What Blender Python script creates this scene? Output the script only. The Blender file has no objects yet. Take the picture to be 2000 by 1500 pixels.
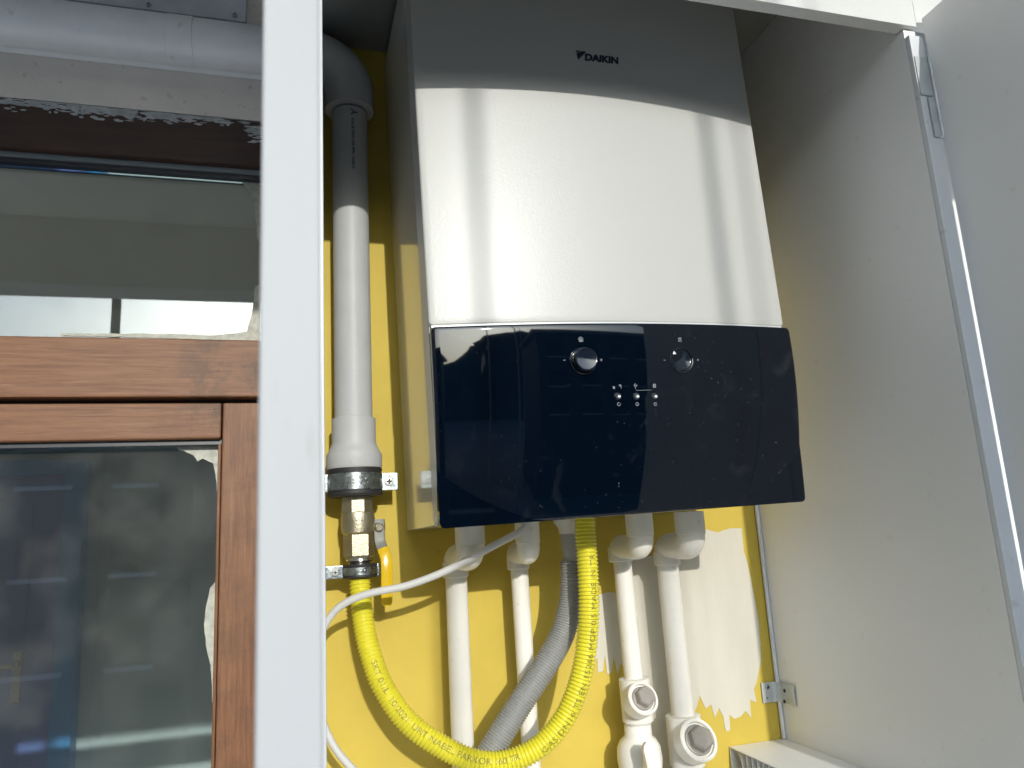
import bpy, bmesh, math, random
from mathutils import Vector, Matrix, noise
from mathutils.geometry import tessellate_polygon
random.seed(7)
S = bpy.context.scene
COL = S.collection
R = math.radians

# ------------------------------------------------------------ camera
YAW, PITCH, ROLL, FPX = R(16.55), R(11.518), R(-3.233), 1481.8
cy, sy, cp, sp, cr, sr = math.cos(YAW), math.sin(YAW), math.cos(PITCH), math.sin(PITCH), math.cos(ROLL), math.sin(ROLL)
FW = Vector((sy*cp, cy*cp, sp))
R0 = Vector((cy, -sy, 0)); U0 = R0.cross(FW)
RI = cr*R0 + sr*U0; UP = -sr*R0 + cr*U0
EYE = Vector((0, -1.0, 1.5))
cam = bpy.data.cameras.new('camera'); camo = bpy.data.objects.new('camera', cam); COL.objects.link(camo)
mw = Matrix((RI, UP, -FW)).transposed().to_4x4(); mw.translation = EYE
camo.matrix_world = mw
cam.sensor_width = 36; cam.lens = FPX/2000*36; cam.clip_start = 0.01; cam.clip_end = 2000
cam.dof.use_dof = True; cam.dof.focus_distance = 0.86; cam.dof.aperture_fstop = 14
S.camera = camo
# ------------------------------------------------------------ light
SUN = Vector((-0.03, 1.0, -0.33)).normalized()
W = bpy.data.worlds.new('World'); S.world = W; W.use_nodes = True
nt = W.node_tree; nt.nodes.clear()
sky = nt.nodes.new('ShaderNodeTexSky'); sky.sky_type = 'NISHITA'; sky.sun_disc = False
sky.sun_elevation = math.asin(-SUN.z); sky.sun_rotation = R(180-1.7)
sky.dust_density = 5; sky.air_density = 1.3; sky.ozone_density = 5.0
bg = nt.nodes.new('ShaderNodeBackground'); bg.inputs[1].default_value = 0.15
wo = nt.nodes.new('ShaderNodeOutputWorld')
tint = nt.nodes.new('ShaderNodeMix'); tint.data_type = 'RGBA'; tint.blend_type = 'MULTIPLY'; tint.inputs[0].default_value = 1; tint.inputs[7].default_value = (0.88, 1.0, 1.14, 1)
nt.links.new(sky.outputs[0], tint.inputs[6]); nt.links.new(tint.outputs[2], bg.inputs[0]); nt.links.new(bg.outputs[0], wo.inputs[0])
sl = bpy.data.lights.new('sun', 'SUN'); sl.energy = 2.0; sl.angle = R(0.53); sl.color = (1, 0.975, 0.92)
so = bpy.data.objects.new('sun', sl); COL.objects.link(so)
so.rotation_euler = SUN.to_track_quat('-Z', 'Y').to_euler(); so.location = (0, -8, 6)
S.view_settings.view_transform = 'Standard'; S.view_settings.look = 'None'
S.view_settings.exposure = 0.6; S.view_settings.gamma = 1; S.view_settings.use_curve_mapping = False
S.render.engine = 'CYCLES'
S.cycles.max_bounces = 10; S.cycles.transparent_max_bounces = 12

# ------------------------------------------------------------ measuring helpers
def ray(px, py): return RI*(px-1000) + UP*(750-py) + FW*FPX
def A(px, py, y):                      # point of the photograph's sight line at depth y
    d = ray(px, py); return EYE + d*((y-EYE.y)/d.y)
def AX(px, py, x):
    d = ray(px, py); return EYE + d*((x-EYE.x)/d.x)

# ------------------------------------------------------------ materials
def mat(name, col, rough=0.5, metal=0.0, spec=0.5, bump=0.0, bscale=200, var=0.0, vscale=8, coat=0.0, vcol=None, stretch=(1,1,1), rvar=0.0, fine=0.0, fscale=300, trans=0.0):
    m = bpy.data.materials.new(name); m.use_nodes = True
    n = m.node_tree.nodes; l = m.node_tree.links
    b = n['Principled BSDF']
    b.inputs['Base Color'].default_value = (*col, 1); b.inputs['Roughness'].default_value = rough
    b.inputs['Metallic'].default_value = metal; b.inputs['Specular IOR Level'].default_value = spec
    b.inputs['Coat Weight'].default_value = coat; b.inputs['Coat Roughness'].default_value = 0.08
    tc = n.new('ShaderNodeTexCoord'); mp = n.new('ShaderNodeMapping'); mp.inputs['Scale'].default_value = stretch
    l.new(tc.outputs['Object'], mp.inputs[0])
    m['b'] = 1
    csock = None
    if var or vcol:
        nz = n.new('ShaderNodeTexNoise'); nz.inputs['Scale'].default_value = vscale; nz.inputs['Detail'].default_value = 8; nz.inputs['Roughness'].default_value = 0.62
        l.new(mp.outputs[0], nz.inputs[0])
        rp = n.new('ShaderNodeValToRGB'); rp.color_ramp.elements[0].position = 0.33; rp.color_ramp.elements[1].position = 0.67
        lo = vcol if vcol else tuple(c*(1-var) for c in col)
        rp.color_ramp.elements[0].color = (*lo, 1); rp.color_ramp.elements[1].color = (*tuple(min(1, c*(1+var*0.5)) for c in col), 1)
        l.new(nz.outputs[0], rp.inputs[0]); csock = rp.outputs[0]
    if fine:
        n2 = n.new('ShaderNodeTexNoise'); n2.inputs['Scale'].default_value = fscale; n2.inputs['Detail'].default_value = 4
        l.new(mp.outputs[0], n2.inputs[0])
        r2 = n.new('ShaderNodeValToRGB'); r2.color_ramp.elements[0].position = 0.66; r2.color_ramp.elements[1].position = 0.74
        r2.color_ramp.elements[0].color = (1, 1, 1, 1); v = 1-fine; r2.color_ramp.elements[1].color = (v, v*0.97, v*0.93, 1)
        l.new(n2.outputs[0], r2.inputs[0])
        mx = n.new('ShaderNodeMix'); mx.data_type = 'RGBA'; mx.blend_type = 'MULTIPLY'; mx.inputs[0].default_value = 1
        if csock: l.new(csock, mx.inputs[6])
        else: mx.inputs[6].default_value = (*col, 1)
        l.new(r2.outputs[0], mx.inputs[7]); csock = mx.outputs[2]
    if csock: l.new(csock, b.inputs['Base Color'])
    if rvar:
        n3 = n.new('ShaderNodeTexNoise'); n3.inputs['Scale'].default_value = vscale*2; n3.inputs['Detail'].default_value = 6
        l.new(mp.outputs[0], n3.inputs[0])
        mr = n.new('ShaderNodeMapRange'); mr.inputs[1].default_value = 0.3; mr.inputs[2].default_value = 0.7
        mr.inputs[3].default_value = max(0.02, rough-rvar); mr.inputs[4].default_value = rough+rvar
        l.new(n3.outputs[0], mr.inputs[0]); l.new(mr.outputs[0], b.inputs['Roughness'])
    if bump:
        n4 = n.new('ShaderNodeTexNoise'); n4.inputs['Scale'].default_value = bscale; n4.inputs['Detail'].default_value = 5
        l.new(mp.outputs[0], n4.inputs[0])
        bp = n.new('ShaderNodeBump'); bp.inputs['Strength'].default_value = bump; bp.inputs['Distance'].default_value = 0.002
        l.new(n4.outputs[0], bp.inputs['Height']); l.new(bp.outputs[0], b.inputs['Normal'])
    return m

M = {}
M['boiler_white'] = mat('boiler_white', (0.445, 0.445, 0.42), 0.33, spec=0.32, bump=0.075, bscale=420, var=0.02, vscale=3)
M['boiler_side'] = mat('boiler_side', (0.72, 0.72, 0.70), 0.13, spec=0.7, coat=0.35, var=0.02, vscale=4)
M['trim_grey'] = mat('trim_grey', (0.56, 0.57, 0.58), 0.30, spec=0.6)
M['navy_print'] = mat('navy_print', (0.008, 0.012, 0.035), 0.4)
M['icon_print'] = mat('icon_print', (0.22, 0.24, 0.26), 0.5)
M['knob_black'] = mat('knob_black', (0.006, 0.010, 0.018), 0.08, coat=0.6)
M['dark_gap'] = mat('dark_gap', (0.03, 0.03, 0.03), 0.6)
M['screw_bright'] = mat('screw_bright', (0.62, 0.62, 0.60), 0.45, metal=0.3)
M['chrome'] = mat('chrome', (0.62, 0.61, 0.59), 0.16, metal=1, var=0.1, vscale=60)
M['nickel'] = mat('nickel', (0.47, 0.425, 0.31), 0.44, metal=1, bump=0.25, bscale=500, var=0.15, vscale=40, rvar=0.08)
M['zinc'] = mat('zinc', (0.34, 0.38, 0.39), 0.30, metal=1, var=0.22, vscale=90, rvar=0.1)
M['hinge_steel'] = mat('hinge_steel', (0.52, 0.55, 0.56), 0.45, metal=0.4, var=0.1, vscale=60)
M['steel_dark'] = mat('steel_dark', (0.17, 0.17, 0.15), 0.55, metal=0.5, var=0.2, vscale=60)
M['rubber'] = mat('rubber', (0.018, 0.017, 0.017), 0.6)
M['pipe_grey'] = mat('pipe_grey', (0.415, 0.42, 0.415), 0.48, spec=0.35, var=0.05, vscale=30, bump=0.05, bscale=120, fine=0.12)
M['pipe_run_lifted'] = mat('pipe_run_lifted', (0.72, 0.735, 0.75), 0.32, spec=0.6, var=0.08, vscale=14, bump=0.05, bscale=120, fine=0.15, fscale=70)  # shaded copy of the grey pipe, colour lifted to make up for weak light
M['pipe_white'] = mat('pipe_white', (0.76, 0.73, 0.66), 0.36, var=0.05, vscale=18, fine=0.14, fscale=120, bump=0.08, bscale=90)
M['cable_white'] = mat('cable_white', (0.55, 0.54, 0.52), 0.42, fine=0.15)
M['hose_grey'] = mat('hose_grey', (0.25, 0.25, 0.24), 0.45, var=0.08, vscale=30)
M['hose_yellow'] = mat('hose_yellow', (0.68, 0.61, 0.035), 0.30, spec=0.6, var=0.08, vscale=25)
M['grip_yellow'] = mat('grip_yellow', (0.62, 0.40, 0.006), 0.24, coat=0.5)
M['print_dark'] = mat('print_dark', (0.20, 0.17, 0.03), 0.6)
M['print_black'] = mat('print_black', (0.012, 0.012, 0.014), 0.6)
M['panel_white'] = mat('panel_white', (0.80, 0.80, 0.79), 0.42, var=0.035, vscale=2.5, fine=0.05, fscale=60, bump=0.03, bscale=60)
M['fascia_white'] = mat('fascia_white', (0.60, 0.60, 0.58), 0.5, var=0.06, vscale=6, fine=0.35, fscale=45, bump=0.1, bscale=80)
M['jamb_white'] = mat('jamb_white', (0.62, 0.64, 0.66), 0.38, var=0.04, vscale=12, fine=0.2, fscale=50)
M['door_edge'] = mat('door_edge', (0.44, 0.445, 0.44), 0.58, spec=0.3, var=0.05, vscale=10, fine=0.10, fscale=90, stretch=(1, 1, 0.25), bump=0.04, bscale=80)
M['wall_yellow'] = mat('wall_yellow', (0.54, 0.405, 0.066), 0.62, spec=0.25, var=0.10, vscale=7, fine=0.10, fscale=40, bump=0.16, bscale=60)
M['wall_paint'] = mat('wall_paint', (0.55, 0.52, 0.435), 0.65, var=0.06, vscale=14, bump=0.2, bscale=70, stretch=(2, 1, 0.5))
M['plaster'] = mat('plaster', (0.80, 0.74, 0.66), 0.75, var=0.08, vscale=6, bump=0.3, bscale=120, fine=0.2, fscale=80)
M['plastic_trunk'] = mat('plastic_trunk', (0.74, 0.77, 0.78), 0.4, var=0.06, vscale=9)
M['board_grey'] = mat('board_grey', (0.60, 0.63, 0.66), 0.6, var=0.20, vscale=14, fine=0.2, fscale=80)
M['smear'] = mat('smear', (0.45, 0.46, 0.46), 0.6, var=0.3, vscale=90)
M['smear_glass'] = mat('smear_glass', (0.42, 0.42, 0.35), 0.55, var=0.3, vscale=120)
M['gasket'] = mat('gasket', (0.02, 0.022, 0.028), 0.35)
M['gasket_grey'] = mat('gasket_grey', (0.16, 0.19, 0.20), 0.35)
M['blue_door'] = mat('blue_door', (0.05, 0.30, 0.75), 0.4)
M['blue_door_panel'] = mat('blue_door_panel', (0.14, 0.22, 0.62), 0.4)
M['room_blue'] = mat('room_blue', (0.56, 0.66, 0.74), 0.8)
M['room_dark'] = mat('room_dark', (0.60, 0.585, 0.51), 0.8)
M['white_paint'] = mat('white_paint', (0.7, 0.7, 0.68), 0.6)
M['concrete'] = mat('concrete', (0.30, 0.30, 0.285), 0.85, var=0.15, vscale=2, bump=0.2, bscale=20)
M['slab'] = mat('slab', (0.75, 0.74, 0.71), 0.85, var=0.08, vscale=2)
M['tile'] = mat('tile', (0.72, 0.72, 0.71), 0.5, var=0.12, vscale=3)
M['post_paint'] = mat('post_paint', (0.40, 0.41, 0.42), 0.4)
M['facade'] = mat('facade', (0.13, 0.13, 0.12), 0.8, var=0.15, vscale=0.3)
M['win_dark'] = mat('win_dark', (0.03, 0.035, 0.04), 0.1)
M['hillside'] = mat('hillside', (0.12, 0.13, 0.10), 0.9, var=0.3, vscale=0.05)
M['ground'] = mat('ground', (0.34, 0.34, 0.32), 0.9, var=0.25, vscale=0.05)
M['button_metal'] = mat('button_metal', (0.16, 0.17, 0.18), 0.3, metal=0.8)
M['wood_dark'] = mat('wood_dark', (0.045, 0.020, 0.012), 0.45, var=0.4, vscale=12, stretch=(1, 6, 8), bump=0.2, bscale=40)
M['rail_dark'] = mat('rail_dark', (0.03, 0.03, 0.032), 0.5)
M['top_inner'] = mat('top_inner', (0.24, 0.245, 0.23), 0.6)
M['outer_render'] = mat('outer_render', (0.7, 0.7, 0.68), 0.7)
M['plug_metal'] = mat('plug_metal', (0.40, 0.37, 0.33), 0.45, metal=0.6, var=0.1, vscale=60)

# glossy dark control panel: tinted glass with dust and finger marks
def panel_mat():
    m = mat('panel_black', (0.003, 0.008, 0.015), 0.035, coat=0.0, spec=0.55)
    n = m.node_tree.nodes; l = m.node_tree.links; b = n['Principled BSDF']
    tc = n.new('ShaderNodeTexCoord')
    def nz(sc, d, st, lo, hi, dist=0):
        mp = n.new('ShaderNodeMapping'); mp.inputs['Scale'].default_value = st; l.new(tc.outputs['Object'], mp.inputs[0])
        t = n.new('ShaderNodeTexNoise'); t.inputs['Scale'].default_value = sc; t.inputs['Detail'].default_value = d; t.inputs['Distortion'].default_value = dist
        l.new(mp.outputs[0], t.inputs[0])
        r = n.new('ShaderNodeMapRange'); r.inputs[1].default_value = lo; r.inputs[2].default_value = hi; l.new(t.outputs[0], r.inputs[0]); return r.outputs[0]
    def mul(a, c):
        k = n.new('ShaderNodeMath'); k.operation = 'MULTIPLY'; l.new(a, k.inputs[0])
        if isinstance(c, float): k.inputs[1].default_value = c
        else: l.new(c, k.inputs[1])
        return k.outputs[0]
    def add(a, c):
        k = n.new('ShaderNodeMath'); k.operation = 'ADD'; k.use_clamp = True; l.new(a, k.inputs[0]); l.new(c, k.inputs[1]); return k.outputs[0]
    speck = mul(nz(260, 3, (1, 1, 1), 0.70, 0.76), nz(9, 3, (1, 1, 1), 0.45, 0.65))
    smear = mul(nz(24, 5, (1, 1, 1), 0.56, 0.74, 1.5), nz(7, 2, (1, 1, 1), 0.45, 0.62))
    streak = mul(nz(30, 2, (3.5, 1, 0.7), 0.68, 0.75, 0.3), nz(14, 2, (1, 1, 1), 0.52, 0.60))
    dust = add(add(mul(speck, 0.32), mul(smear, 0.03)), mul(streak, 0.05))
    mx = n.new('ShaderNodeMix'); mx.data_type = 'RGBA'; mx.inputs[6].default_value = (0.0005, 0.0024, 0.0065, 1); mx.inputs[7].default_value = (0.30, 0.33, 0.35, 1)
    l.new(dust, mx.inputs[0]); l.new(mx.outputs[2], b.inputs['Base Color'])
    rr = n.new('ShaderNodeMapRange'); rr.inputs[3].default_value = 0.03; rr.inputs[4].default_value = 0.16
    l.new(smear, rr.inputs[0]); l.new(rr.outputs[0], b.inputs['Roughness'])
    return m
M['panel_black'] = panel_mat()

def wood_mat(name, horiz=True):
    m = mat(name, (0.3, 0.15, 0.08), 0.48, spec=0.3)
    n = m.node_tree.nodes; l = m.node_tree.links; b = n['Principled BSDF']
    tc = n.new('ShaderNodeTexCoord'); mp = n.new('ShaderNodeMapping')
    mp.inputs['Scale'].default_value = (1.3, 16, 26) if horiz else (26, 16, 1.3); l.new(tc.outputs['Object'], mp.inputs[0])
    w = n.new('ShaderNodeTexNoise'); w.inputs['Scale'].default_value = 9; w.inputs['Detail'].default_value = 9; w.inputs['Roughness'].default_value = 0.7; w.inputs['Distortion'].default_value = 0.6
    l.new(mp.outputs[0], w.inputs[0])
    r = n.new('ShaderNodeValToRGB'); e = r.color_ramp.elements
    e[0].position = 0.26; e[0].color = (0.10, 0.040, 0.019, 1); e[1].position = 0.72; e[1].color = (0.245, 0.120, 0.060, 1)
    k = e.new(0.5); k.color = (0.190, 0.086, 0.040, 1)
    l.new(w.outputs[0], r.inputs[0])
    # worn, bleached patches
    p = n.new('ShaderNodeTexNoise'); p.inputs['Scale'].default_value = 7; p.inputs['Detail'].default_value = 8; p.inputs['Roughness'].default_value = 0.75; l.new(mp.outputs[0], p.inputs[0])
    q = n.new('ShaderNodeMapRange'); q.inputs[1].default_value = 0.56; q.inputs[2].default_value = 0.72; q.inputs[4].default_value = 0.55; l.new(p.outputs[0], q.inputs[0])
    mx = n.new('ShaderNodeMix'); mx.data_type = 'RGBA'; l.new(q.outputs[0], mx.inputs[0]); l.new(r.outputs[0], mx.inputs[6]); mx.inputs[7].default_value = (0.29, 0.165, 0.09, 1)
    # weather-darkened end grain next to the cabinet
    sx = n.new('ShaderNodeSeparateXYZ'); l.new(tc.outputs['Object'], sx.inputs[0])
    g1 = n.new('ShaderNodeMapRange'); g1.inputs[1].default_value = -0.17; g1.inputs[2].default_value = -0.09; l.new(sx.outputs[0], g1.inputs[0])
    g2 = n.new('ShaderNodeTexNoise'); g2.inputs['Scale'].default_value = 24; g2.inputs['Detail'].default_value = 9; g2.inputs['Roughness'].default_value = 0.75; l.new(tc.outputs['Object'], g2.inputs[0])
    g3 = n.new('ShaderNodeMapRange'); g3.inputs[1].default_value = 0.46; g3.inputs[2].default_value = 0.60; g3.inputs[4].default_value = 0.85 if horiz else 0.35; l.new(g2.outputs[0], g3.inputs[0])
    g4 = n.new('ShaderNodeMath'); g4.operation = 'MULTIPLY'; l.new(g1.outputs[0], g4.inputs[0]); l.new(g3.outputs[0], g4.inputs[1])
    g5 = n.new('ShaderNodeMix'); g5.data_type = 'RGBA'; l.new(g4.outputs[0], g5.inputs[0]); l.new(mx.outputs[2], g5.inputs[6]); g5.inputs[7].default_value = (0.085, 0.045, 0.024, 1)
    l.new(g5.outputs[2], b.inputs['Base Color'])
    bp = n.new('ShaderNodeBump'); bp.inputs['Strength'].default_value = 0.3; bp.inputs['Distance'].default_value = 0.001
    l.new(w.outputs[0], bp.inputs['Height']); l.new(bp.outputs[0], b.inputs['Normal'])
    return m
M['wood_h'] = wood_mat('wood_h', True); M['wood_v'] = wood_mat('wood_v', False)

def glass_mat():
    m = bpy.data.materials.new('window_glass'); m.use_nodes = True
    n = m.node_tree.nodes; l = m.node_tree.links; n.clear()
    o = n.new('ShaderNodeOutputMaterial'); t = n.new('ShaderNodeBsdfTransparent'); t.inputs[0].default_value = (0.93, 0.96, 0.93, 1)
    g = n.new('ShaderNodeBsdfGlossy'); g.inputs['Roughness'].default_value = 0.012; g.inputs[0].default_value = (0.95, 0.97, 1, 1)
    f = n.new('ShaderNodeFresnel'); f.inputs[0].default_value = 1.85
    d = n.new('ShaderNodeBsdfDiffuse'); d.inputs[0].default_value = (0.46, 0.46, 0.43, 1)
    mx = n.new('ShaderNodeMixShader'); l.new(f.outputs[0], mx.inputs[0]); l.new(t.outputs[0], mx.inputs[1]); l.new(g.outputs[0], mx.inputs[2])
    tc = n.new('ShaderNodeTexCoord'); nz = n.new('ShaderNodeTexNoise'); nz.inputs['Scale'].default_value = 14; nz.inputs['Detail'].default_value = 6; l.new(tc.outputs['Object'], nz.inputs[0])
    mr = n.new('ShaderNodeMapRange'); mr.inputs[1].default_value = 0.45; mr.inputs[2].default_value = 0.8; mr.inputs[3].default_value = 0.025; mr.inputs[4].default_value = 0.085; l.new(nz.outputs[0], mr.inputs[0])
    m2 = n.new('ShaderNodeMixShader'); l.new(mr.outputs[0], m2.inputs[0]); l.new(mx.outputs[0], m2.inputs[1]); l.new(d.outputs[0], m2.inputs[2])
    l.new(m2.outputs[0], o.inputs[0]); return m
M['glass'] = glass_mat()

# ------------------------------------------------------------ mesh helpers
def obj(name, bm, m, parent=None, smooth=False, label=None, angle=35):
    me = bpy.data.meshes.new(name)
    bmesh.ops.recalc_face_normals(bm, faces=bm.faces)
    bm.to_mesh(me); bm.free()
    me.materials.append(M[m] if isinstance(m, str) else m)
    if smooth:
        for p in me.polygons: p.use_smooth = True
        me.set_sharp_from_angle(angle=R(angle))
        WN = True
    else: WN = False
    o = bpy.data.objects.new(name, me); COL.objects.link(o)
    if WN: wn = o.modifiers.new('wn', 'WEIGHTED_NORMAL'); wn.keep_sharp = True; wn.weight = 90
    if parent:
        o.parent = parent
        o.matrix_parent_inverse = parent_inv(parent)
    if label: o['label'] = label
    return o
def parent_inv(p):
    m = p.matrix_basis.copy(); q = p.parent
    mi = p.matrix_parent_inverse.copy()
    full = world_of(p)
    return full.inverted()
def world_of(p):
    if p.parent: return world_of(p.parent) @ p.matrix_parent_inverse @ p.matrix_basis
    return p.matrix_basis.copy()
def tag(o, label, cat, group=None):
    o['label'] = label; o['category'] = cat
    if group: o['group'] = group
    return o
def thing(name, label, cat, loc=(0, 0, 0), group=None):
    o = bpy.data.objects.new(name, None); COL.objects.link(o); o.empty_display_size = 0.05
    o.matrix_basis = Matrix.Translation(Vector(loc)); return tag(o, label, cat, group)
def NB(): return bmesh.new()
def box(bm, a, b, bev=0.0, seg=2):
    x0, x1 = sorted((a[0], b[0])); y0, y1 = sorted((a[1], b[1])); z0, z1 = sorted((a[2], b[2]))
    t = bmesh.new(); bmesh.ops.create_cube(t, size=1)
    for v in t.verts: v.co = Vector((x0+(v.co.x+.5)*(x1-x0), y0+(v.co.y+.5)*(y1-y0), z0+(v.co.z+.5)*(z1-z0)))
    if bev: bmesh.ops.bevel(t, geom=list(t.edges), offset=bev, segments=seg, profile=0.5, affect='EDGES')
    merge(bm, t); return bm
def merge(bm, t):
    me = bpy.data.meshes.new('t'); t.to_mesh(me); t.free(); bm.from_mesh(me); bpy.data.meshes.remove(me)
def prism(bm, pts, y0, y1, mp=None):
    """polygon pts in (x,z) extruded y0->y1; mp maps each final point"""
    f = mp or (lambda x, y, z: Vector((x, y, z)))
    a = [bm.verts.new(f(x, y0, z)) for x, z in pts]; b = [bm.verts.new(f(x, y1, z)) for x, z in pts]
    n = len(pts); bm.faces.new(a); bm.faces.new(b[::-1])
    for i in range(n):
        j = (i+1) % n; bm.faces.new((a[i], b[i], b[j], a[j]))
    return bm
def frames(path):
    T = []
    n = len(path)
    for i in range(n):
        t = path[min(i+1, n-1)] - path[max(i-1, 0)]; T.append(t.normalized())
    ref = Vector((0, 1, 0)) if abs(T[0].y) < 0.9 else Vector((1, 0, 0))
    N = [(ref - T[0]*ref.dot(T[0])).normalized()]
    for i in range(1, n):
        v = N[-1] - T[i]*N[-1].dot(T[i]); N.append(v.normalized())
    return T, N
def tube(bm, path, rad, seg=24, caps=True):
    path = [Vector(p) for p in path]; T, N = frames(path)
    if not hasattr(rad, '__len__'): rad = [rad]*len(path)
    rings = []
    for p, t, nn, r in zip(path, T, N, rad):
        b = t.cross(nn)
        rings.append([bm.verts.new(p + (nn*math.cos(2*math.pi*k/seg) + b*math.sin(2*math.pi*k/seg))*r) for k in range(seg)])
    for u, v in zip(rings, rings[1:]):
        for k in range(seg): bm.faces.new((u[k], u[(k+1) % seg], v[(k+1) % seg], v[k]))
    if caps: bm.faces.new(rings[0][::-1]); bm.faces.new(rings[-1])
    return bm
def lathe(bm, c, axis, prof, seg=32):
    """prof: list of (distance along axis, radius)"""
    c = Vector(c); ax = Vector(axis).normalized()
    return tube_prof(bm, c, ax, prof, seg)
def tube_prof(bm, c, ax, prof, seg, rot=0.0):
    ref = Vector((0, 1, 0)) if abs(ax.y) < 0.9 else Vector((0, 0, 1))
    n = (ref - ax*ref.dot(ax)).normalized(); b = ax.cross(n)
    rings = []
    for d, r in prof:
        rings.append([bm.verts.new(c + ax*d + (n*math.cos(2*math.pi*k/seg+rot) + b*math.sin(2*math.pi*k/seg+rot))*max(r, 1e-5)) for k in range(seg)])
    for u, v in zip(rings, rings[1:]):
        for k in range(seg): bm.faces.new((u[k], u[(k+1) % seg], v[(k+1) % seg], v[k]))
    bm.faces.new(rings[0][::-1]); bm.faces.new(rings[-1]); return bm
def spline(pts, n):
    pts = [Vector(p) for p in pts]; out = []
    P = [2*pts[0]-pts[1]] + pts + [2*pts[-1]-pts[-2]]
    for i in range(1, len(P)-2):
        a, b, c, d = P[i-1:i+3]
        for k in range(24):
            t = k/24
            out.append(0.5*((2*b) + (c-a)*t + (2*a-5*b+4*c-d)*t*t + (3*b-a-3*c+d)*t**3))
    out.append(pts[-1])
    L = [0]
    for u, v in zip(out, out[1:]): L.append(L[-1] + (v-u).length)
    res = []; j = 0
    for k in range(n):
        s = L[-1]*k/(n-1)
        while j < len(L)-2 and L[j+1] < s: j += 1
        f = (s-L[j])/max(1e-9, L[j+1]-L[j]); res.append(out[j].lerp(out[j+1], min(1, f)))
    return res, L[-1]
def corrugated(bm, pts, r, pitch, depth, seg=28, sub=4):
    _, L = spline(pts, 3); n = int(L/pitch)*sub+1
    p, L = spline(pts, n)
    rad = [r - depth*(0.5-0.5*math.cos(2*math.pi*i/sub)) for i in range(n)]
    return tube(bm, p, rad, seg), p
def jag(pts, amp, step, seed=0, bias=None):
    """roughen an (x,z) outline"""
    rnd = random.Random(seed); out = []
    n = len(pts)
    for i in range(n):
        a = Vector(pts[i]); b = Vector(pts[(i+1) % n]); d = b-a; L = d.length; k = max(1, int(L/step)); nn = Vector((-d.y, d.x))/max(L, 1e-9)
        for j in range(k):
            q = a + d*(j/k)
            w = noise.noise(Vector((q.x*90, q.y*90, seed*3.1)))*1.0 + noise.noise(Vector((q.x*300, q.y*300, seed)))*0.5
            out.append(tuple(q + nn*amp*(w)))
    return out
def text_mesh(txt, size, bold=0.0, shear=0.0, extrude=0.0002):
    c = bpy.data.curves.new('t', 'FONT'); c.body = txt; c.size = size; c.offset = bold; c.shear = shear; c.extrude = extrude; c.resolution_u = 3
    o = bpy.data.objects.new('t', c); COL.objects.link(o)
    dg = bpy.context.evaluated_depsgraph_get(); me = bpy.data.meshes.new_from_object(o.evaluated_get(dg))
    bpy.data.objects.remove(o); bm = bmesh.new(); bm.from_mesh(me); bpy.data.meshes.remove(me); return bm
def width(bm): xs = [v.co.x for v in bm.verts]; return min(xs), max(xs)

# ============================================================ SETTING
def struct(name, bm, m, smooth=False):
    o = obj(name, bm, m, None, smooth); o['kind'] = 'structure'; return o
bm = NB(); box(bm, (-400, -400, -9.2), (400, 400, -9.0)); struct('ground', bm, 'ground')
bm = NB(); box(bm, (-4, -2.1, -0.15), (4, -0.002, 0)); struct('floor', bm, 'tile')
bm = NB(); box(bm, (-4, -1.20, 2.45), (4, -0.002, 2.60)); struct('ceiling', bm, 'slab')
# hill ridge beyond the street
bm = NB(); prev = None
def sstep(x, a, b_): t_ = min(1, max(0, (x-a)/(b_-a))); return t_*t_*(3-2*t_)
def ridge(x): return 18.5 + 16*sstep(x, -14, 8) - 8*sstep(x, 40, 120) + 1.5*math.sin(x*0.05+0.6) + 3*noise.noise(Vector((x*0.03, 3, 1))) + 1.6*noise.noise(Vector((x*0.2, 7, 1)))
cols = []
for i in range(121):
    x = -180 + i*3; cols.append([bm.verts.new((x, -118, -9)), bm.verts.new((x, -128, ridge(x)*0.5)), bm.verts.new((x, -140, ridge(x))), bm.verts.new((x, -190, -9))])
for u, v in zip(cols, cols[1:]):
    for k in range(3): bm.faces.new((u[k], u[k+1], v[k+1], v[k]))
struct('hill', bm, 'hillside')

# ------------------------------------------------------------ opposite buildings (seen mirrored in glass and panel)
def block(x0, x1, y, z1, label, storeys):
    t = thing('apartment_building', label, 'building', ((x0+x1)/2, y, -9), 'apartment blocks across the street')
    b = NB(); box(b, (x0, y, -9), (x1, y-9, z1)); obj('wall', b, 'facade', t)
    b = NB(); box(b, (x0-.3, y+.3, z1), (x1+.3, y-9.3, z1+.35)); obj('roof', b, 'concrete', t)
    n = int((x1-x0)/2.6)
    for s in range(storeys):
        z = z1-2.4-s*2.9
        for i in range(n):
            x = x0+0.8+i*2.6
            b = NB(); box(b, (x, y+.004, z), (x+1.4, y+.06, z+1.5)); w = obj('window', b, 'win_dark', t)
            b = NB(); box(b, (x-.12, y+.008, z-.14), (x+1.52, y+.22, z-.004)); obj('sill', b, 'white_paint', w)
block(-30, -3.2, -27, 6.4, 'long ochre apartment block with dark windows mirrored in the balcony glass', 3)
block(4.6, 20.2, -26, 7.9, 'ochre apartment block with white sills mirrored at the top of the black panel', 3)

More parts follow.
